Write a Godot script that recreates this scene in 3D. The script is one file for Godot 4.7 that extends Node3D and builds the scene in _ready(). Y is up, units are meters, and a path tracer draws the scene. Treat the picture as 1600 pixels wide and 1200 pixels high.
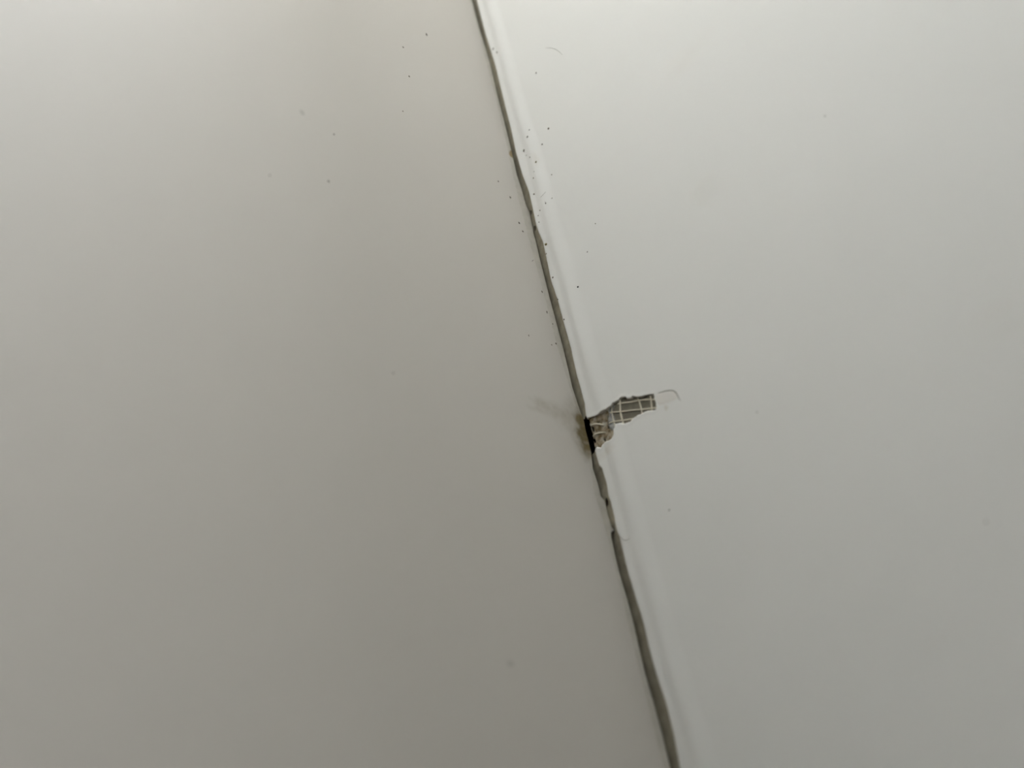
extends Node3D
# A close look up at the joint between a painted wall (image left, plane x = 0) and a ceiling (image right).
# Lengths in the tables are millimetres: s runs along the joint (+z, towards the window), t across the ceiling (+x), u down the wall.

const MM := 0.001
const TOP := 2.4                       # height of the ceiling

static func P(a: Array) -> PackedFloat32Array:
	return PackedFloat32Array(a)

var EDGE_WALL := P([208.46, -0.03, 202.64, 0.02, 179.62, -0.03, 159.03, -1.26, 138.19, -0.56, 119.16, -0.58, 105.64, -0.34, 92.19, 0.20, 85.28, -0.54, 77.27, -0.75, 74.59, -1.71, 69.68, -1.35, 66.19, -1.21, 64.14, -0.80, 60.31, -1.04, 52.69, -0.67, 41.71, -0.54, 34.17, -0.43, 24.03, -0.61, 14.52, -0.75, 4.97, -0.46, -1.16, -0.13, -7.11, -0.74, -10.69, -1.19, -13.07, -1.75, -16.32, -1.36, -20.33, -1.30, -23.17, -1.34, -25.18, -1.07, -29.67, 0.09, -34.78, -0.53, -38.50, -0.32, -39.89, -1.89, -44.76, -1.49, -48.06, -1.83, -48.93, -2.68, -49.73, -0.87, -51.15, -0.31, -57.06, 0.15, -62.05, 0.29, -68.84, -0.22, -75.28, -0.35, -81.71, 0.03, -88.24, 0.35, -96.13, -0.05, -103.73, -0.34, -111.01, -0.02, -112.72, -0.07])
var EDGE_SKIM := P([205.42, 2.38, 199.76, 2.33, 176.93, 2.29, 154.72, 3.02, 134.91, 2.80, 116.27, 2.60, 103.63, 1.96, 90.35, 2.26, 82.33, 3.14, 74.44, 2.98, 70.19, 2.79, 66.01, 2.60, 61.92, 2.76, 57.16, 3.49, 50.14, 3.07, 39.69, 2.58, 31.89, 3.15, 21.82, 3.14, 12.26, 3.33, 3.15, 2.94, -2.84, 2.99, -8.89, 2.99, -12.44, 2.38, -13.90, 2.59, -17.43, 2.94, -20.06, 2.90, -22.97, 2.63, -24.77, 2.33, -27.13, 2.35, -29.80, 2.40, -31.07, 3.13, -36.32, 3.32, -39.75, 2.83, -41.26, 3.08, -46.14, 2.95, -49.66, 2.53, -51.26, 2.72, -52.31, 2.96, -57.99, 2.61, -62.92, 2.59, -69.78, 2.89, -76.26, 3.23, -82.52, 2.93, -88.99, 2.92, -96.96, 3.63, -104.40, 3.40, -111.50, 2.76, -113.21, 2.87])
var BAND := P([201.26, 1.46, 137.21, 0.76, 106.81, 1.70, 90.76, 2.62, 82.52, 2.63, 75.36, 2.80, 67.68, 2.55, 58.47, 2.79, 46.12, 2.39, 33.16, 2.12, 13.59, 2.06, -0.33, 1.17, -9.39, 0.25, -20.47, 0.25, -29.47, 1.26, -38.89, 2.19, -45.13, 1.32, -50.55, 1.22, -57.20, 1.66, -68.94, 1.55, -81.73, 2.30, -96.04, 2.42, -110.79, 2.62])
var HOLE := P([-12.48, 0.77, -13.82, 2.49, -14.26, 4.46, -14.88, 6.53, -14.57, 8.51, -14.80, 10.23, -14.48, 12.36, -13.99, 13.12, -14.27, 15.18, -13.75, 16.25, -14.14, 17.45, -15.04, 18.14, -15.70, 19.70, -15.29, 20.25, -16.38, 21.45, -16.94, 22.81, -17.36, 24.23, -17.88, 25.56, -18.43, 27.09, -19.63, 26.70, -21.35, 26.68, -22.74, 26.43, -23.00, 25.88, -22.64, 24.71, -21.95, 23.23, -21.93, 21.52, -21.75, 19.64, -21.88, 18.04, -22.36, 16.92, -21.89, 14.65, -21.17, 13.91, -20.61, 12.29, -21.13, 11.70, -22.03, 10.91, -23.37, 10.67, -24.36, 9.78, -24.54, 8.60, -24.07, 6.75, -24.39, 5.64, -24.96, 4.69, -24.09, 3.44, -24.61, 2.51, -23.75, 0.71])
var BOARD := P([-12.51, 9.65, -11.87, 12.66, -11.47, 16.07, -13.97, 23.07, -17.77, 29.97, -26.07, 28.19, -25.05, 20.50, -24.82, 15.82, -24.32, 11.37, -20.98, 8.96, -17.35, 9.12])
var PAPER := P([-13.68, 2.75, -13.59, 4.76, -13.97, 7.24, -13.82, 9.10, -14.82, 10.57, -16.86, 10.67, -18.30, 9.19, -20.10, 8.87, -21.31, 9.98, -22.35, 11.64, -24.03, 11.58, -25.45, 10.13, -25.14, 7.75, -25.55, 6.36, -25.90, 3.97, -24.98, 2.48, -22.65, 2.57, -19.92, 2.78, -17.10, 2.88])
var RESIDUE := P([-14.09, 9.21, -13.67, 11.39, -12.95, 13.39, -14.88, 13.26, -16.11, 12.24, -18.16, 11.95, -19.98, 12.11, -20.96, 12.77, -22.12, 11.65, -21.93, 9.97, -20.17, 9.04, -18.07, 9.21, -16.40, 10.25])
var FLAKE := P([-18.38, 27.12, -19.01, 28.75, -19.29, 30.25, -19.77, 31.67, -20.49, 32.98, -21.46, 33.75, -22.49, 33.94, -23.40, 33.50, -23.28, 31.33, -22.77, 28.80, -22.03, 27.01, -20.53, 26.96])
var CHIP := P([105.53, 0.38, 103.67, 1.38, 102.76, 1.44, 101.95, 0.77, 101.97, -0.10, 104.74, -1.17, 106.46, -1.08])
var GAPS := P([-17.95, 3.51, 0.33, 0.82, -21.67, 3.04, 0.31, 0.73, -16.79, 5.69, 0.69, 0.22, -17.19, 9.84, 0.37, 0.61, -20.06, 9.47, 0.86, 0.57, -23.12, 6.47, 0.31, 0.51])
var NOTCHES := P([73.94, 0.80, 1.05, 0.59, 66.20, 0.90, 1.05, 0.77, -40.73, 0.88, 1.35, 0.68, -49.00, 0.53, 1.20, 0.85])
var THREADS := [[P([-14.81, 14.34, -15.34, 15.76, -16.53, 18.70, -17.41, 21.30, -18.12, 23.03, -19.81, 26.46, -20.47, 27.98]), 0.21],
	[P([-16.10, 10.91, -16.33, 11.66, -17.55, 14.34, -19.02, 18.04, -20.46, 21.46, -21.45, 23.82, -22.55, 26.57, -22.95, 27.57]), 0.21],
	[P([-18.93, 9.59, -19.47, 11.67, -20.49, 14.36, -21.77, 17.91, -22.23, 19.43]), 0.22],
	[P([-12.68, 13.27, -14.16, 12.54, -15.57, 11.76, -17.49, 11.46, -19.32, 11.37, -20.91, 11.35]), 0.20],
	[P([-12.53, 15.88, -13.63, 15.62, -15.52, 15.10, -17.54, 14.54, -20.49, 14.36, -22.38, 14.27]), 0.32],
	[P([-14.96, 21.60, -16.20, 21.47, -17.90, 21.56, -20.32, 21.50, -22.47, 21.15]), 0.24],
	[P([-16.98, 25.71, -17.96, 25.61, -19.24, 25.40, -22.02, 24.77, -23.34, 24.45]), 0.24]]
var THREADS_LOOSE := [[P([-16.75, 3.18, -16.78, 4.35, -17.16, 5.40, -17.91, 6.58, -18.91, 7.92]), 0.27], [P([-20.23, 2.87, -20.00, 3.73, -20.17, 4.96, -20.64, 6.35, -21.27, 7.80]), 0.23]]
var SPECKS_CEILING := P([163.20, 4.44, 1.36, 0.93, 0,
	159.21, 5.73, 1.01, 0.73, 0,
	129.92, 20.79, 0.91, 0.63, 0,
	107.03, 10.95, 0.58, 0.68, 0,
	104.46, 9.38, 0.98, 0.75, 0,
	100.32, 18.88, 0.90, 0.79, 0,
	96.18, 14.38, 0.78, 0.65, 0,
	100.70, 5.93, 1.32, 0.90, 0,
	90.54, 10.02, 0.94, 0.79, 1,
	94.91, 7.96, 0.68, 0.51, 0,
	85.03, 7.01, 0.60, 0.57, 0,
	80.18, 14.70, 0.69, 0.47, 0,
	78.51, 5.26, 0.65, 0.70, 0,
	70.26, 9.39, 0.58, 0.47, 0,
	70.58, 12.25, 0.47, 0.40, 0,
	65.62, 4.18, 0.52, 0.54, 0,
	48.13, 25.57, 0.57, 0.35, 0,
	40.35, 19.57, 0.47, 0.46, 0,
	54.94, 4.66, 1.01, 0.97, 1,
	51.29, 3.68, 0.50, 0.51, 1,
	40.69, 3.78, 0.63, 0.56, 0,
	31.56, 3.44, 0.85, 0.39, 0,
	22.98, 3.77, 0.69, 0.46, 0,
	27.56, 99.95, 0.54, 0.29, 0,
	-51.51, 20.86, 0.51, 0.49, 0,
	-38.09, 53.48, 0.40, 0.32, 0,
	-81.94, 89.22, 0.57, 0.34, 0,
	30.64, 12.42, 0.97, 0.69, 2,
	69.83, 5.95, 0.53, 0.47, 0,
	68.44, 4.59, 0.47, 0.41, 0,
	87.18, 8.18, 0.44, 0.43, 0,
	97.48, 6.43, 0.46, 0.45, 0])
var SPECKS_WALL := P([77.05, 7.54, 0.91, 0.78, 0,
	65.49, 5.99, 0.87, 0.76, 0,
	61.95, 5.15, 0.72, 0.67, 0,
	82.32, 12.29, 0.84, 0.61, 0,
	39.51, 86.05, 0.75, 0.58, 0,
	-17.33, 71.95, 0.47, 0.42, 0,
	35.88, 2.81, 1.04, 0.59, 0,
	27.19, 3.00, 1.25, 0.53, 0,
	13.40, 15.59, 0.67, 0.48, 0,
	22.95, 1.45, 0.61, 0.53, 0,
	14.78, 2.40, 0.71, 0.59, 0,
	147.30, 34.93, 1.57, 0.78, 0,
	112.23, 48.32, 0.86, 0.72, 0,
	127.85, 48.80, 0.83, 0.64, 0,
	90.05, 54.17, 0.63, 0.50, 0,
	60.01, 82.78, 0.84, 0.48, 0,
	31.47, 103.52, 0.59, 0.33, 0,
	13.39, 4.91, 0.52, 0.43, 0])
var HAIRS_CEILING := [P([137.28, 27.58, 135.89, 29.08, 133.64, 30.83, 131.20, 32.16, 128.35, 33.17, 126.38, 33.75]),
	P([74.22, 7.93, 74.36, 9.01, 74.58, 9.88, 74.84, 10.66]),
	P([71.32, 9.27, 70.56, 9.44, 69.87, 9.56]),
	P([-51.93, 2.97, -52.92, 3.58, -53.82, 4.46, -54.04, 5.43, -54.09, 6.45]),
	P([-18.82, 28.36, -19.16, 29.61, -19.46, 30.87, -19.99, 32.15, -20.63, 33.16, -21.59, 33.77, -22.54, 33.99, -23.61, 34.09, -24.51, 34.42])]
var HAIRS_WALL := [P([54.46, 1.23, 53.69, 0.99, 52.99, 0.60, 52.33, 0.26]),
	P([48.50, 4.35, 49.13, 3.72, 49.83, 3.07])]
var SMUDGES := P([62.01, 92.93, 1.24, 1.64, 0.16, -86.05, 49.08, 1.49, 1.02, 0.16, -79.61, 145.22, 0.70, 0.80, 0.05, -89.37, 111.04, 0.89, 0.80, 0.05])
var STAINS_WALL := P([-18.44, 0.16, 3.63, 8.18, 0.75, -22.05, 2.63, 3.55, 5.15, 0.40, -13.88, -0.23, 2.67, 2.96, 0.25, -14.08, 5.26, 8.40, 5.33, 0.20, -12.65, 12.94, 9.88, 3.34, 0.13, -11.52, 17.10, 4.22, 2.14, 0.16, -14.47, 20.16, 4.69, 1.16, 0.10, -9.56, 0.72, 4.69, 5.03, 0.15, 103.43, 0.92, 0.62, 1.67, 0.00])
var STAINS_CEILING := P([79.55, 73.28, 5.35, 4.97, 0.05, 31.25, 62.76, 3.80, 4.33, 0.04, -45.79, 112.08, 3.85, 5.01, 0.05, -24.33, 29.39, 0.76, 0.88, 0.25, -27.40, 4.30, 3.08, 1.84, 0.12, -15.32, 9.67, 1.75, 1.14, 0.25, -15.48, 6.54, 2.22, 0.77, 0.20, -26.74, 8.26, 2.15, 1.83, 0.10, 91.78, 10.13, 1.34, 3.22, 0.10, 51.09, 2.56, 1.56, 7.22, 0.05])

var jag := FastNoiseLite.new()
var lump := FastNoiseLite.new()
var broad := FastNoiseLite.new()
var rng := RandomNumberGenerator.new()
var hole_poly: PackedVector2Array
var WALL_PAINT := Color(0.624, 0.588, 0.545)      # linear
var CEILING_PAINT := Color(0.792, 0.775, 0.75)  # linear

func _ready() -> void:
	rng.seed = 11
	# ---- camera
	var cam := Camera3D.new()
	cam.name = "camera"
	var lens := CameraAttributesPhysical.new()
	lens.frustum_focal_length = 24.04
	lens.exposure_aperture = 5.8
	lens.frustum_focus_distance = 0.258
	lens.frustum_near = 0.01
	lens.frustum_far = 20.0
	cam.attributes = lens
	cam.near = 0.01
	cam.far = 20.0
	cam.fov = 53.05
	add_child(cam)
	cam.transform = Transform3D(Basis(Vector3(0.686584, 0.704154, -0.181021), Vector3(0.470762, -0.240821, 0.848757), Vector3(0.554062, -0.667961, -0.496833)).orthonormalized(), Vector3(0.122343, -0.176039, -0.117806) + Vector3(0, TOP, 0))
	cam.current = true
	# ---- daylight: an overcast sky over pale paving, let in by the window beside the joint
	var we := WorldEnvironment.new()
	we.name = "environment"
	var e := Environment.new()
	e.background_mode = Environment.BG_SKY
	var sm := ProceduralSkyMaterial.new()
	sm.sky_top_color = Color(0.80, 0.83, 0.86)
	sm.sky_horizon_color = Color(0.90, 0.91, 0.91)
	sm.ground_horizon_color = Color(0.90, 0.91, 0.89)
	sm.ground_bottom_color = Color(0.90, 0.91, 0.89)
	sm.sky_energy_multiplier = 1.0
	e.background_energy_multiplier = 1.1
	sm.ground_energy_multiplier = 0.6
	var sky := Sky.new()
	sky.sky_material = sm
	e.sky = sky
	e.tonemap_mode = Environment.TONE_MAPPER_LINEAR
	e.tonemap_exposure = 24.8
	e.sdfgi_enabled = true
	e.ssao_enabled = true
	e.ssil_enabled = true
	we.environment = e
	add_child(we)
	# ---- noise
	jag.noise_type = FastNoiseLite.TYPE_SIMPLEX_SMOOTH
	jag.frequency = 0.55
	jag.fractal_octaves = 3
	jag.seed = 4
	lump.noise_type = FastNoiseLite.TYPE_SIMPLEX_SMOOTH
	lump.frequency = 0.22
	lump.fractal_octaves = 3
	lump.seed = 9
	broad.noise_type = FastNoiseLite.TYPE_SIMPLEX_SMOOTH
	broad.frequency = 0.03
	broad.fractal_octaves = 2
	broad.seed = 2
	hole_poly = poly(HOLE)
	room()
	wall_left()
	ceiling()
	tape()
	sealant()
	small_things()

# ------------------------------------------------------------------ helpers
func poly(a: PackedFloat32Array) -> PackedVector2Array:
	var p := PackedVector2Array()
	for i in a.size() / 2:
		p.append(Vector2(a[i * 2], a[i * 2 + 1]))
	return p

func along(table: PackedFloat32Array, s: float) -> float:   # the tables run from high s to low s
	var n := table.size() / 2
	if s >= table[0]:
		return table[1]
	for i in range(1, n):
		if s >= table[i * 2]:
			var k := (s - table[i * 2]) / maxf(table[i * 2 - 2] - table[i * 2], 1e-4)
			return lerpf(table[i * 2 + 1], table[i * 2 - 1], k)
	return table[n * 2 - 1]

func inside(p: Vector2, pl: PackedVector2Array) -> float:   # signed distance, positive inside
	var best := 1e9
	var odd := false
	var n := pl.size()
	for i in n:
		var a := pl[i]
		var b := pl[(i + 1) % n]
		var ab := b - a
		var k := clampf((p - a).dot(ab) / maxf(ab.length_squared(), 1e-9), 0.0, 1.0)
		best = minf(best, p.distance_squared_to(a + ab * k))
		if (a.y > p.y) != (b.y > p.y) and p.x < ab.x * (p.y - a.y) / ab.y + a.x:
			odd = not odd
	return sqrt(best) * (1.0 if odd else -1.0)

func steps(cuts: Array) -> PackedFloat32Array:   # [from, to, step, to, step ...]
	var out := PackedFloat32Array([cuts[0]])
	var i := 1
	while i < cuts.size():
		var a: float = out[out.size() - 1]
		var n := maxi(1, int(round((cuts[i] - a) / cuts[i + 1])))
		for k in n:
			out.append(a + (cuts[i] - a) * (k + 1.0) / n)
		i += 2
	return out

# A sheet over the grid ss x tt: place(s, t) gives a point in mm, tint(s, t) a linear colour, keep(s, t) says which cells stay.
func sheet(ss: PackedFloat32Array, tt: PackedFloat32Array, place: Callable, tint: Callable, keep: Callable, flip := false) -> ArrayMesh:
	var w := tt.size()
	var h := ss.size()
	var v := PackedVector3Array()
	var c := PackedColorArray()
	v.resize(w * h)
	c.resize(w * h)
	for i in h:
		for j in w:
			v[i * w + j] = place.call(ss[i], tt[j])
			c[i * w + j] = tint.call(ss[i], tt[j])
	var nn := PackedVector3Array()
	nn.resize(w * h)
	var idx := PackedInt32Array()
	for i in h - 1:
		for j in w - 1:
			if not keep.call((ss[i] + ss[i + 1]) / 2, (tt[j] + tt[j + 1]) / 2):
				continue
			var a := i * w + j
			var q := [a, a + w, a + w + 1, a + 1]
			if flip:
				q.reverse()
			var nrm: Vector3 = (v[q[2]] - v[q[0]]).cross(v[q[1]] - v[q[3]])
			for k in 4:
				nn[q[k]] += nrm
			idx.append_array([q[0], q[1], q[2], q[0], q[2], q[3]])
	for i in nn.size():
		nn[i] = nn[i].normalized() if nn[i].length_squared() > 0.0 else Vector3.UP
		v[i] *= MM
	var arr := []
	arr.resize(Mesh.ARRAY_MAX)
	arr[Mesh.ARRAY_VERTEX] = v
	arr[Mesh.ARRAY_NORMAL] = nn
	arr[Mesh.ARRAY_COLOR] = c
	arr[Mesh.ARRAY_INDEX] = idx
	var m := ArrayMesh.new()
	m.add_surface_from_arrays(Mesh.PRIMITIVE_TRIANGLES, arr)
	return m

func tube(pts: PackedVector3Array, r: float, sides := 6, flat := 1.0, taper := true, up := Vector3.DOWN) -> ArrayMesh:   # mm
	var cv := Curve3D.new()
	for i in pts.size():
		var tan := (pts[mini(i + 1, pts.size() - 1)] - pts[maxi(i - 1, 0)]) / 6.0
		cv.add_point(pts[i], -tan, tan)
	var len := cv.get_baked_length()
	cv.bake_interval = maxf(len / 60.0, 0.05)
	var n := clampi(int(len / (r * 2.0)), 6, 48)
	var st := SurfaceTool.new()
	st.begin(Mesh.PRIMITIVE_TRIANGLES)
	var rings := []
	for i in n + 1:
		var d := len * i / n
		var p := cv.sample_baked(d, true)
		var f := (cv.sample_baked(minf(d + 0.05, len), true) - cv.sample_baked(maxf(d - 0.05, 0.0), true)).normalized()
		var side := f.cross(up).normalized()
		var rr := r * (1.0 + 0.12 * jag.get_noise_2d(d * 3.0, r * 50.0))
		if taper:
			rr *= 0.3 + 0.7 * sqrt(maxf(0.0, minf(1.0, minf(d, len - d) / (len * 0.25))))
		var ring := []
		for k in sides:
			var a := TAU * k / sides
			ring.append((p + side * cos(a) * rr + up * sin(a) * rr * flat) * MM)
		rings.append(ring)
	for i in n:
		for k in sides:
			var k2 := (k + 1) % sides
			for q in [rings[i][k], rings[i + 1][k], rings[i + 1][k2], rings[i][k], rings[i + 1][k2], rings[i][k2]]:
				st.add_vertex(q)
	for k in range(1, sides - 1):
		for q in [rings[0][0], rings[0][k], rings[0][k + 1], rings[n][0], rings[n][k + 1], rings[n][k]]:
			st.add_vertex(q)
	st.index()
	st.generate_normals()
	return st.commit()

func box(st: SurfaceTool, lo: Vector3, hi: Vector3) -> void:
	var bm := BoxMesh.new()
	bm.size = hi - lo
	st.append_from(bm, 0, Transform3D(Basis(), (lo + hi) / 2.0))

func begin() -> SurfaceTool:
	var st := SurfaceTool.new()
	st.begin(Mesh.PRIMITIVE_TRIANGLES)
	return st

func put(called: String, mesh: Mesh, m: Material, at := Vector3.ZERO, parent: Node = self) -> MeshInstance3D:
	var o := MeshInstance3D.new()
	o.name = called
	o.mesh = mesh
	o.material_override = m
	parent.add_child(o, true)
	o.position = at
	o.cast_shadow = GeometryInstance3D.SHADOW_CASTING_SETTING_ON
	return o

func tag(o: Node, label: String, category := "", group := "") -> void:
	o.set_meta("label", label)
	if category:
		o.set_meta("category", category)
	if group:
		o.set_meta("group", group)

func structure(o: Node, label: String, category: String) -> void:
	tag(o, label, category)
	o.set_meta("kind", "structure")

func plain(c: Color, rough := 0.85) -> StandardMaterial3D:   # c is linear
	var m := StandardMaterial3D.new()
	m.albedo_color = c.linear_to_srgb()
	m.roughness = rough
	return m

func painted(rough: float, bumps: bool) -> StandardMaterial3D:   # colour comes from the vertices
	var m := StandardMaterial3D.new()
	m.vertex_color_use_as_albedo = true
	m.roughness = rough
	m.cull_mode = BaseMaterial3D.CULL_DISABLED
	if bumps:                                   # the fine skin of rolled emulsion
		var nt := NoiseTexture2D.new()
		nt.width = 512
		nt.height = 512
		nt.seamless = true
		var nz := FastNoiseLite.new()
		nz.seed = 21
		nz.noise_type = FastNoiseLite.TYPE_SIMPLEX_SMOOTH
		nz.frequency = 0.03
		nz.fractal_octaves = 4
		nt.noise = nz
		nt.as_normal_map = true
		nt.bump_strength = 1.0
		m.normal_enabled = true
		m.normal_texture = nt
		m.normal_scale = 0.12
		m.uv1_triplanar = true
		m.uv1_world_triplanar = true
		m.uv1_scale = Vector3.ONE * 30.0
	return m

# ------------------------------------------------------------------ the room outside the frame
func room() -> void:
	var shade := plain(Color(0.22, 0.20, 0.175))
	var st := begin()
	box(st, Vector3(-0.12, -0.1, -2.32), Vector3(2.72, 0.0, 0.62))
	structure(put("floor", st.commit(), plain(Color(0.15, 0.10, 0.065), 0.6)), "brown timber floor of the room below the ceiling", "floor")
	st = begin()
	box(st, Vector3(2.6, 0.0, -2.2), Vector3(2.72, TOP + 0.15, WZ))
	structure(put("wall_right", st.commit(), shade), "painted wall of the room facing the cracked joint", "wall")
	st = begin()
	box(st, Vector3(-0.12, 0.0, -2.32), Vector3(2.72, TOP + 0.15, -2.2))
	structure(put("wall_near", st.commit(), shade), "painted end wall of the room away from the window", "wall")
	# the window wall, with its opening close to the corner
	var a := Vector2(WIN_X0, TOP - WIN_DROP - WIN_H)
	var b := Vector2(WIN_X1, TOP - WIN_DROP)
	st = begin()
	box(st, Vector3(-0.12, 0.0, WZ), Vector3(a.x, TOP + 0.15, WZ + 0.075))
	box(st, Vector3(b.x, 0.0, WZ), Vector3(2.72, TOP + 0.15, WZ + 0.075))
	box(st, Vector3(a.x, 0.0, WZ), Vector3(b.x, a.y, WZ + 0.075))
	box(st, Vector3(a.x, b.y, WZ), Vector3(b.x, TOP + 0.15, WZ + 0.075))
	structure(put("wall_far", st.commit(), plain(Color(0.72, 0.70, 0.66))), "painted wall holding the window next to the joint", "wall")
	var win := Node3D.new()
	win.name = "window_1"
	add_child(win, true)
	win.position = Vector3((a.x + b.x) / 2, a.y, WZ + 0.045)
	structure(win, "white framed window beside the corner of wall and ceiling", "window")
	var hw := (b.x - a.x) / 2
	var hh := b.y - a.y
	st = begin()
	box(st, Vector3(-hw, 0, -0.012), Vector3(-hw + 0.006, hh, 0.02))
	box(st, Vector3(hw - 0.006, 0, -0.02), Vector3(hw, hh, 0.02))
	box(st, Vector3(-hw + 0.006, 0, -0.02), Vector3(hw - 0.006, 0.006, 0.02))
	box(st, Vector3(-hw + 0.006, hh - 0.006, -0.02), Vector3(hw - 0.006, hh, 0.02))
	put("window_frame", st.commit(), plain(Color(0.8, 0.8, 0.78), 0.4), Vector3.ZERO, win)
	var glass := StandardMaterial3D.new()
	glass.transparency = BaseMaterial3D.TRANSPARENCY_ALPHA
	glass.albedo_color = Color(0.95, 1.0, 0.98, 0.06)
	glass.roughness = 0.02
	st = begin()
	box(st, Vector3(-hw + 0.006, 0.006, -0.003), Vector3(hw - 0.006, hh - 0.006, 0.003))
	put("pane", st.commit(), glass, Vector3.ZERO, win)

const WZ := 0.42
const WIN_X0 := 0.004
const WIN_X1 := 0.46
const WIN_DROP := 0.07
const WIN_H := 0.40

# ------------------------------------------------------------------ the wall left of the joint
func wall_top(s: float) -> float:      # how far the wall runs up behind the joint, mm above the ceiling plane
	return -along(EDGE_WALL, s) - 0.25

func stain_at(table: PackedFloat32Array, s: float, t: float, ragged: float) -> float:
	var sum := 0.0
	for i in table.size() / 5:
		var d := Vector2((s - table[i * 5]) / maxf(table[i * 5 + 3], 0.05), (t - table[i * 5 + 1]) / maxf(table[i * 5 + 2], 0.05)).length()
		if d > 2.5:
			continue
		d += ragged * lump.get_noise_2d(s * 0.9, t * 0.9 + 40.0)
		sum += table[i * 5 + 4] * (1.0 - smoothstep(0.1, 1.35, d)) * (1.0 + 0.3 * jag.get_noise_2d(s * 0.9, t * 0.9))
	return clampf(sum, 0.0, 0.95)

func wall_left() -> void:
	var ss := steps([-2200.0, -300.0, 150.0, -140.0, 10.0, -34.0, 2.0, 6.0, 0.22, 60.0, 2.0, 260.0, 8.0, 420.0, 20.0])
	var tt := steps([0.0, 2.6, 0.26, 26.0, 0.22, 44.0, 1.5, 200.0, 8.0, 600.0, 80.0, 2400.0, 300.0])
	var place := func(s, t):
		var u: float = t - wall_top(s)
		var wob := 0.012 * lump.get_noise_2d(s * 0.8, u * 0.8) * (1.0 if u > -1.0 and u < 60.0 else 0.0)
		return Vector3(wob, -minf(u, 2400.0), s)
	var brown := Color(0.205, 0.155, 0.07)
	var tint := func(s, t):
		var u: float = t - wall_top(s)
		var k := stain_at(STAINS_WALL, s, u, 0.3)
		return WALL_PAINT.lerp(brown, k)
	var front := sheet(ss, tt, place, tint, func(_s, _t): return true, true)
	var st := begin()
	st.append_from(front, 0, Transform3D())
	var back := begin()
	box(back, Vector3(-0.12, -TOP, -2.2), Vector3(-0.02, 0.15, WZ))
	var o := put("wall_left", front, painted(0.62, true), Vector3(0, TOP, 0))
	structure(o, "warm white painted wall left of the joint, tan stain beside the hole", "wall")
	put("masonry", back.commit(), plain(Color(0.4, 0.36, 0.3)), Vector3.ZERO, o)

# ------------------------------------------------------------------ the ceiling right of the joint
func hole_depth(s: float, t: float) -> float:   # mm inside the ragged outline of the broken patch
	if s < -32.0 or s > 0.0 or t > 40.0:
		return -5.0
	return inside(Vector2(s, t), hole_poly) + 0.2 * jag.get_noise_2d(s * 2.0, t * 2.0) + 0.14 * jag.get_noise_2d(s * 5.0, t * 5.0 + 60.0)

func skim_height(s: float, t: float) -> float:  # mm, positive is up, away from the room
	var w := 0.75 + 0.25 * broad.get_noise_1d(s)
	var at := 8.6 + 0.6 * broad.get_noise_1d(s * 0.6 + 300.0)
	var y := 0.0
	if t < 60.0:
		y -= SHOULDER * w * (smoothstep(at - 3.4, at, t) - smoothstep(at + 0.2, at + 5.0, t))
		y += 0.02 * lump.get_noise_2d(s * 0.5, t)
		y += 0.25 * (1.0 - smoothstep(0.0, 0.5, t - along(EDGE_SKIM, s)))   # the broken arris is a little rounded
	if t < 250.0:
		y += 0.12 * broad.get_noise_2d(s * 0.5, t * 0.5)
	return y

const SHOULDER := 0.75

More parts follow.
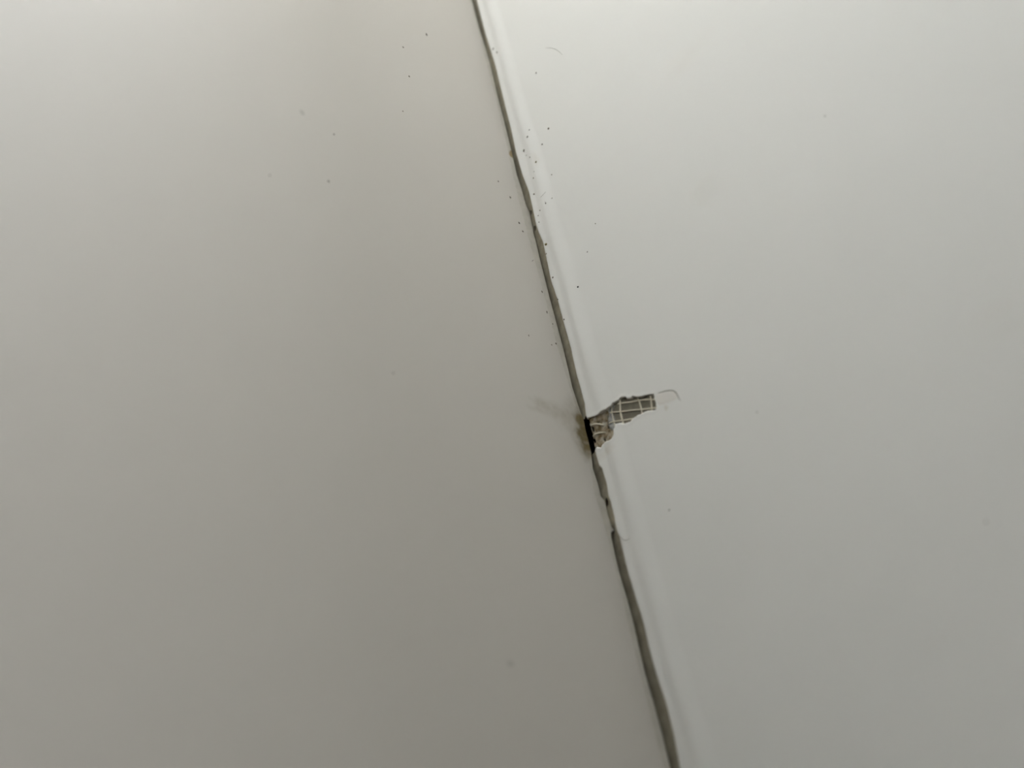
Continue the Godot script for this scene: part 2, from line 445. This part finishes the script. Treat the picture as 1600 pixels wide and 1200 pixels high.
func ceiling() -> void:
	var root := Node3D.new()
	root.name = "ceiling"
	add_child(root, true)
	root.position = Vector3(0, TOP, 0)
	structure(root, "white painted ceiling right of the joint, with a broken patch at its edge", "ceiling")
	var ss := steps([-2200.0, -300.0, 150.0, -140.0, 8.0, -32.0, 1.2, -6.0, 0.13, 60.0, 1.2, 240.0, 1.8, 420.0, 14.0])
	var tt := steps([-0.6, 0.0, 0.2, 1.2, 0.13, 32.5, 0.16, 60.0, 1.4, 200.0, 8.0, 600.0, 80.0, 2620.0, 400.0])
	var place := func(s, tau):
		var g := along(EDGE_SKIM, s) + 0.1 * jag.get_noise_2d(s, 3.0)
		var t: float = g + maxf(tau, 0.0)
		var d := hole_depth(s, t)
		var y := skim_height(s, t) + 0.75 * smoothstep(-0.06, 0.16, d)
		if d <= -0.06:
			y -= 0.05 * smoothstep(1.4, 0.1, -d)       # paint lifts a little round the break
		if tau < 0.0:
			y += -tau * 1.4                            # the cut edge of the skim
		return Vector3(t, y, s)
	var tan := Color(0.42, 0.32, 0.17)
	var bare := Color(0.62, 0.58, 0.50)
	var tint := func(s, tau):
		var t: float = along(EDGE_SKIM, s) + maxf(tau, 0.0)
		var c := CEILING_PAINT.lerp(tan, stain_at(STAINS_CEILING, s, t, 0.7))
		if tau < -0.05:
			return Color(0.45, 0.41, 0.32)
		var d := hole_depth(s, t)
		return c.lerp(bare, smoothstep(-0.05, 0.12, d))
	var keep := func(s, tau):
		return hole_depth(s, along(EDGE_SKIM, s) + maxf(tau, 0.0)) < 0.45
	var skin := put("skim_coat", sheet(ss, tt, place, tint, keep, false), painted(0.6, true), Vector3.ZERO, root)
	skin.set_meta("label", "smooth white painted skim coat")
	# joists and boards above, out of sight
	var st := begin()
	box(st, Vector3(-0.12, 0.03, -2.2), Vector3(2.6, 0.15, WZ))
	put("ceiling_slab", st.commit(), plain(Color(0.3, 0.26, 0.2)), Vector3.ZERO, root)
	# the grey-green board laid bare
	var bp := poly(BOARD)
	var bs := steps([-36.0, -6.0, 0.3])
	var bt := steps([4.0, 36.0, 0.3])
	var board := sheet(bs, bt, func(s, t): return Vector3(t, 0.5 + 0.03 * lump.get_noise_2d(s * 3.0, t * 3.0), s),
		func(s, t): return Color(0.165, 0.148, 0.112) * (1.0 + 0.22 * lump.get_noise_2d(s * 1.5, t * 1.5 + 9.0)),
		func(s, t): return inside(Vector2(s, t), bp) > 0.0)
	put("plasterboard", board, painted(0.9, false), Vector3.ZERO, root).set_meta("label", "bare grey-brown board behind the mesh tape")
	# torn brown lining paper at the mouth of the hole
	var pp := poly(PAPER)
	var fine_s := steps([-32.0, -8.0, 0.16])
	var fine_t := steps([0.0, 16.0, 0.16])
	var shred := func(p: Vector2) -> float:
		var d := inside(p, pp) + 0.3 * jag.get_noise_2d(p.x * 1.6, p.y * 1.6)
		for i in GAPS.size() / 4:
			var q := Vector2((p.x - GAPS[i * 4]) / GAPS[i * 4 + 3], (p.y - GAPS[i * 4 + 1]) / GAPS[i * 4 + 2])
			d = minf(d, (q.length() - 1.0) * 0.5 + 0.1 * jag.get_noise_2d(p.x * 3.0, p.y * 3.0))
		return d
	var paper := sheet(fine_s, fine_t, func(s, t):
			var d: float = shred.call(Vector2(s, t))
			return Vector3(t, 0.3 + 0.4 * smoothstep(0.5, -0.2, d) + 0.2 * lump.get_noise_2d(s * 1.5, t * 1.5) + 0.1 * jag.get_noise_2d(s * 2.0, t * 2.0), s),
		func(s, t):
			var k := 0.5 + 1.3 * lump.get_noise_2d(s * 1.8 + 70.0, t * 1.8)
			var c := Color(0.15, 0.10, 0.045).lerp(Color(0.34, 0.285, 0.205), clampf(k, 0.0, 1.0))
			return c.lerp(Color(0.46, 0.43, 0.37), clampf(1.2 * lump.get_noise_2d(s * 1.5, t * 1.5 + 200.0), 0.0, 0.8)),
		func(s, t): return shred.call(Vector2(s, t)) > 0.0)
	put("torn_paper", paper, painted(0.9, false), Vector3.ZERO, root).set_meta("label", "torn brown lining paper at the mouth of the hole")
	var rp := poly(RESIDUE)
	var resid := sheet(fine_s, fine_t, func(s, t):
			var d := inside(Vector2(s, t), rp) + 0.35 * jag.get_noise_2d(s * 1.5, t * 1.5 + 30.0)
			return Vector3(t, 0.42 + 0.3 * smoothstep(0.4, -0.1, d) + 0.16 * lump.get_noise_2d(s * 2.0 + 11.0, t * 2.0), s),
		func(s, t): return Color(0.17, 0.168, 0.175).lerp(Color(0.38, 0.37, 0.355), clampf(0.5 + 1.5 * lump.get_noise_2d(s * 2.0, t * 2.0 + 77.0), 0.0, 1.0)),
		func(s, t): return inside(Vector2(s, t), rp) + 0.35 * jag.get_noise_2d(s * 1.5, t * 1.5 + 30.0) > 0.0)
	put("filler_residue", resid, painted(0.95, false), Vector3.ZERO, root).set_meta("label", "thin blue-grey filler between board and torn paper")
	# the paint lifting beyond the far end of the break
	var fp := poly(FLAKE)
	var flake := sheet(steps([-30.0, -12.0, 0.2]), steps([22.0, 36.0, 0.2]), func(s, t):
			var d := inside(Vector2(s, t), fp)
			return Vector3(t, skim_height(s, t) - 0.01 - 0.1 * smoothstep(-0.05, 0.8, d) * smoothstep(-28.0, -18.0, s), s),
		func(_s, _t): return CEILING_PAINT.lerp(Color(0.7, 0.62, 0.54), 0.25),
		func(s, t): return inside(Vector2(s, t), fp) > -0.1)
	put("paint_flake", flake, painted(0.7, false), Vector3.ZERO, root).set_meta("label", "lifted flake of ceiling paint at the end of the break")
	# the dark void above the hole
	st = begin()
	box(st, Vector3(-0.007, 0.017, -0.034), Vector3(0.014, 0.018, -0.006))
	box(st, Vector3(-0.008, 0.0045, -0.034), Vector3(-0.007, 0.018, -0.006))
	box(st, Vector3(-0.007, 0.0045, -0.035), Vector3(0.014, 0.018, -0.034))
	box(st, Vector3(-0.007, 0.0045, -0.006), Vector3(0.014, 0.018, -0.005))
	put("joint_void", st.commit(), plain(Color(0.02, 0.015, 0.012), 1.0), Vector3.ZERO, root).set_meta("label", "black gap in the corner behind the torn paper")
	# the recessed floor of the joint, left out where the hole is
	var gs := steps([-260.0, -60.0, 1.0, 110.0, 0.25, 230.0, 1.0])
	var gt := steps([0.0, 1.0, 0.06])
	var slot := sheet(gs, gt, func(s, k):
			var g := along(EDGE_SKIM, s) + 0.5
			var x: float = lerpf(g, -2.2, pow(k, 1.4))
			return Vector3(x, 0.45 + SLOT * smoothstep(0.0, 1.0, k) + 0.12 * lump.get_noise_2d(s * 1.5, x * 3.0), s),
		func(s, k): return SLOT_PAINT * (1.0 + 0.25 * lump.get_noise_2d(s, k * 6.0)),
		func(s, k):
			var x: float = lerpf(along(EDGE_SKIM, s) + 0.5, -2.2, pow(k, 1.4))
			for i in NOTCHES.size() / 4:                  # crumbs fallen out of the joint
				if Vector2((s - NOTCHES[i * 4]) / NOTCHES[i * 4 + 2], (x - NOTCHES[i * 4 + 1]) / NOTCHES[i * 4 + 3]).length() < 1.0 + 0.3 * jag.get_noise_2d(s * 3.0, x * 3.0):
					return false
			return s > -12.6 + 0.5 * jag.get_noise_1d(k * 9.0) or s < -24.6 + 0.5 * jag.get_noise_1d(k * 9.0 + 50.0))
	put("joint_recess", slot, painted(0.9, false), Vector3.ZERO, root).set_meta("label", "shadowed olive-grey open joint along the wall")

const SLOT := 1.9
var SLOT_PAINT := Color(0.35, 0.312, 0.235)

# ------------------------------------------------------------------ the mesh tape in the break
func tape() -> void:
	var root := Node3D.new()
	root.name = "mesh_tape"
	add_child(root, true)
	var base := Vector3(0.021, TOP + 0.00075, -0.019)
	root.position = base
	tag(root, "cream fibreglass jointing tape in an open grid, bared by the broken ceiling patch", "tape")
	var cream := plain(Color(0.60, 0.55, 0.44), 0.7)
	var origin := (base - Vector3(0, TOP, 0)) / MM
	for row in THREADS:
		var pts := PackedVector3Array()
		for p in poly(row[0]):
			pts.append(Vector3(p.y, 0.36 + 0.04 * jag.get_noise_2d(p.x, p.y), p.x) - origin)
		put("warp_thread" if absf(pts[0].x - pts[pts.size() - 1].x) > absf(pts[0].z - pts[pts.size() - 1].z) else "weft_thread", tube(pts, row[1], 8, 0.55, false), cream, Vector3.ZERO, root)
	for row in THREADS_LOOSE:
		var pts := PackedVector3Array()
		var pl := poly(row[0])
		for i in pl.size():
			pts.append(Vector3(pl[i].y, 0.04 + 0.1 * i / pl.size(), pl[i].x) - origin)
		put("loose_thread", tube(pts, row[1], 8, 0.6, true), cream, Vector3.ZERO, root)

# ------------------------------------------------------------------ the old sealant along the top of the wall
func sealant() -> void:
	var chip := poly(CHIP)
	var ss := steps([-260.0, -90.0, 1.0, 200.0, 0.3, 230.0, 1.0])
	var kk := steps([0.0, 1.0, 0.1])
	var shape := func(s, k):
		var b := along(BAND, s) * (1.0 + 0.15 * jag.get_noise_1d(s * 0.7))
		var lip := -along(EDGE_WALL, s) + 0.07 * jag.get_noise_1d(s * 1.4 + 90.0)   # height of the ragged lip
		b = minf(-b, lip - 0.5)
		if k < 0.65:                                     # a thin skirt on the wall
			var q: float = k / 0.65
			return Vector3(0.02 + 0.22 * smoothstep(0.0, 1.0, q), lerpf(b, lip, q), s)
		var q: float = (k - 0.65) / 0.35                 # the lip rolls back behind itself
		return Vector3(0.24 - 0.75 * q, lip + 0.12 * sin(q * PI * 0.8), s)
	var tint := func(s, k):
		var u := -(shape.call(s, k) as Vector3).y
		var c := SEALANT.lerp(Color(0.34, 0.30, 0.20), 0.35 * smoothstep(0.5, 1.0, k))
		if inside(Vector2(s, u), chip) > -0.15:
			c = Color(0.36, 0.27, 0.15)
		return c.lerp(Color(0.19, 0.14, 0.055), stain_at(STAINS_WALL, s, maxf(u, 0.6), 0.3)) * (1.0 + 0.1 * lump.get_noise_2d(s, k * 4.0))
	var o := put("sealant_bead", sheet(ss, kk, shape, tint, func(_s, _t): return true, true), painted(0.7, false), Vector3(0, TOP, 0))
	tag(o, "thin ragged bead of old painted sealant along the joint of wall and ceiling", "sealant")

var SEALANT := Color(0.575, 0.54, 0.485)

# ------------------------------------------------------------------ specks, hairs and smudges
func crumb(l: float, w: float, flat: float) -> ArrayMesh:   # mm, a small irregular grain lying on y = 0
	var sp := SphereMesh.new()
	sp.radius = 0.5
	sp.height = 1.0
	sp.radial_segments = 8
	sp.rings = 4
	var arr := sp.surface_get_arrays(0)
	var v: PackedVector3Array = arr[Mesh.ARRAY_VERTEX]
	var o := Vector3(rng.randf() * 90.0, rng.randf() * 90.0, 0.0)
	for i in v.size():
		v[i] = Vector3(v[i].x * w, v[i].y * w * flat, v[i].z * l) * MM * (1.0 + 0.5 * jag.get_noise_3dv(v[i] * 1.6 + o))
	arr[Mesh.ARRAY_VERTEX] = v
	var st := SurfaceTool.new()
	st.create_from_arrays(arr)
	st.generate_normals()
	return st.commit()

const ORDER := ["first", "second", "third", "fourth", "fifth", "sixth", "seventh", "eighth", "ninth", "tenth", "eleventh", "twelfth", "thirteenth", "fourteenth", "fifteenth", "sixteenth", "seventeenth", "eighteenth", "nineteenth", "twentieth", "twenty-first", "twenty-second", "twenty-third", "twenty-fourth"]

func speck_says(table: PackedFloat32Array, i: int, apart: Dictionary, on: String) -> String:   # told apart by look and by place along the joint
	var rank := 0
	for k in table.size() / 5:
		if not apart.has(k) and table[k * 5] > table[i * 5]:
			rank += 1
	var l := table[i * 5 + 2]
	var w := table[i * 5 + 3]
	var look := "elongated" if l > 1.8 * w else "fainter" if l * w < 0.2 else "rounded"
	var near := "close against the joint" if table[i * 5 + 1] < 8.0 else "off the joint"
	return "tiny %s dark speck on the %s %s, %s from the top" % [look, on, near, ORDER[rank]]

func small_things() -> void:
	var dark := plain(Color(0.15, 0.125, 0.095), 0.9)
	var olive := plain(Color(0.20, 0.16, 0.07), 0.9)
	var black := plain(Color(0.006, 0.006, 0.006), 0.6)
	var named := {
		23: ["lone tiny dark speck high on the open ceiling far right of the joint", "speck"],
		24: ["small dark speck on the ceiling below the broken patch, right of the joint", "speck"],
		25: ["faint dark speck on the ceiling well right of the broken patch", "speck"],
		26: ["soft grey speck on the ceiling near the right edge of the photo", "speck"],
		27: ["black elongated speck on the ceiling above the broken patch", "speck"],
		18: ["olive-brown crumb on the ceiling edge, roughly midway along the upper joint", "crumb"],
		8: ["olive crumb on the ceiling right of the chipped sealant", "crumb"],
		0: ["grey-brown speck on the ceiling edge nearest the top of the photo", "speck"],
		16: ["short thin speck on the ceiling farthest right of the upper specks", "speck"],
	}
	for i in SPECKS_CEILING.size() / 5:
		var s := SPECKS_CEILING[i * 5]
		var t := SPECKS_CEILING[i * 5 + 1]
		var kind := int(SPECKS_CEILING[i * 5 + 4])
		var l := SPECKS_CEILING[i * 5 + 2]
		var w := SPECKS_CEILING[i * 5 + 3]
		var o := put("crumb" if kind == 1 else "dirt_speck", crumb(l, w, 0.35), [dark, olive, black][kind], Vector3(t * MM, TOP + (skim_height(s, t) - w * 0.05) * MM, s * MM))
		o.rotation.y = [0.5, -0.4, 0.2, -0.8, 0.9][i % 5] if kind != 2 else -0.75
		if named.has(i):
			tag(o, named[i][0], named[i][1])
		else:
			tag(o, speck_says(SPECKS_CEILING, i, named, "ceiling"), "speck", "dirt specks on the ceiling beside the joint")
	var own := {
		4: "lone tiny dark speck on the open wall, upper left of the joint",
		5: "lone faint speck on the dim middle of the wall, left of the hole",
		11: "short dark speck on the wall near the top of the photo",
		7: "thin upright dark speck on the wall close to the joint above the hole",
	}
	for i in SPECKS_WALL.size() / 5:
		var s := SPECKS_WALL[i * 5]
		var u := SPECKS_WALL[i * 5 + 1]
		var l := SPECKS_WALL[i * 5 + 2]
		var w := SPECKS_WALL[i * 5 + 3]
		var o := put("dirt_speck", crumb(l, w, 0.35), dark, Vector3(w * 0.05 * MM, TOP - u * MM, s * MM))
		o.rotation = Vector3(0, 0, -PI / 2)
		if own.has(i):
			tag(o, own[i], "speck")
		else:
			tag(o, speck_says(SPECKS_WALL, i, own, "wall"), "speck", "dirt specks on the wall left of the joint")
	var hair_says := ["faint pale hair curved on the ceiling near the top of the joint", "short straight dark hair on the ceiling beside the upper specks", "very short hair lying below the straight one on the ceiling", "fine curled hair on the ceiling edge below the hole", "dark curled fibre at the far end of the broken patch"]
	var shades := [plain(Color(0.5, 0.49, 0.46)), plain(Color(0.22, 0.2, 0.17)), plain(Color(0.22, 0.2, 0.17)), plain(Color(0.26, 0.23, 0.2)), plain(Color(0.21, 0.19, 0.15))]
	var thick := [0.10, 0.07, 0.07, 0.07, 0.11]
	for i in HAIRS_CEILING.size():
		var pts := PackedVector3Array()
		var pl := poly(HAIRS_CEILING[i])
		for p in pl:
			pts.append(Vector3(p.y - pl[0].y, skim_height(p.x, p.y) - 0.05, p.x - pl[0].x))
		var o := put("hair" if i < 4 else "fibre", tube(pts, thick[i], 6, 0.5, true), shades[i], Vector3(pl[0].y * MM, TOP, pl[0].x * MM))
		tag(o, hair_says[i], "hair" if i < 4 else "fibre")
	var wall_says := ["short dark hair slanting on the wall against the upper joint", "tiny bent hair on the wall, left of the slanting hair"]
	for i in HAIRS_WALL.size():
		var pts := PackedVector3Array()
		var pl := poly(HAIRS_WALL[i])
		for p in pl:
			pts.append(Vector3(0.05, -(p.y - pl[0].y), p.x - pl[0].x))
		var o := put("hair", tube(pts, 0.09, 6, 0.5, true, Vector3.RIGHT), shades[1], Vector3(0, TOP - pl[0].y * MM, pl[0].x * MM))
		tag(o, wall_says[i], "hair")
	var smudge_says := ["soft round grey smudge on the upper left of the wall", "soft round grey smudge low on the wall near the joint", "very faint round smudge at the left edge of the wall", "very faint round smudge on the lower left of the wall"]
	for i in SMUDGES.size() / 5:
		var cs := SMUDGES[i * 5]
		var cu := SMUDGES[i * 5 + 1]
		var ru := SMUDGES[i * 5 + 2]
		var rs := SMUDGES[i * 5 + 3]
		var k0 := SMUDGES[i * 5 + 4]
		var disc := sheet(steps([0.0, 1.0, 0.1]), steps([0.0, TAU, TAU / 24.0]),
			func(r, a): return Vector3(0.03 * (1.0 - r * r) + 0.012, sin(a) * r * ru, cos(a) * r * rs),
			func(r, _a): return WALL_PAINT.lerp(Color(0.16, 0.14, 0.12), k0 * 1.6 * (1.0 - smoothstep(0.2, 1.0, r))), func(_s, _t): return true)
		var o := put("smudge", disc, painted(0.62, true), Vector3(0, TOP - cu * MM, cs * MM))
		tag(o, smudge_says[i], "smudge")
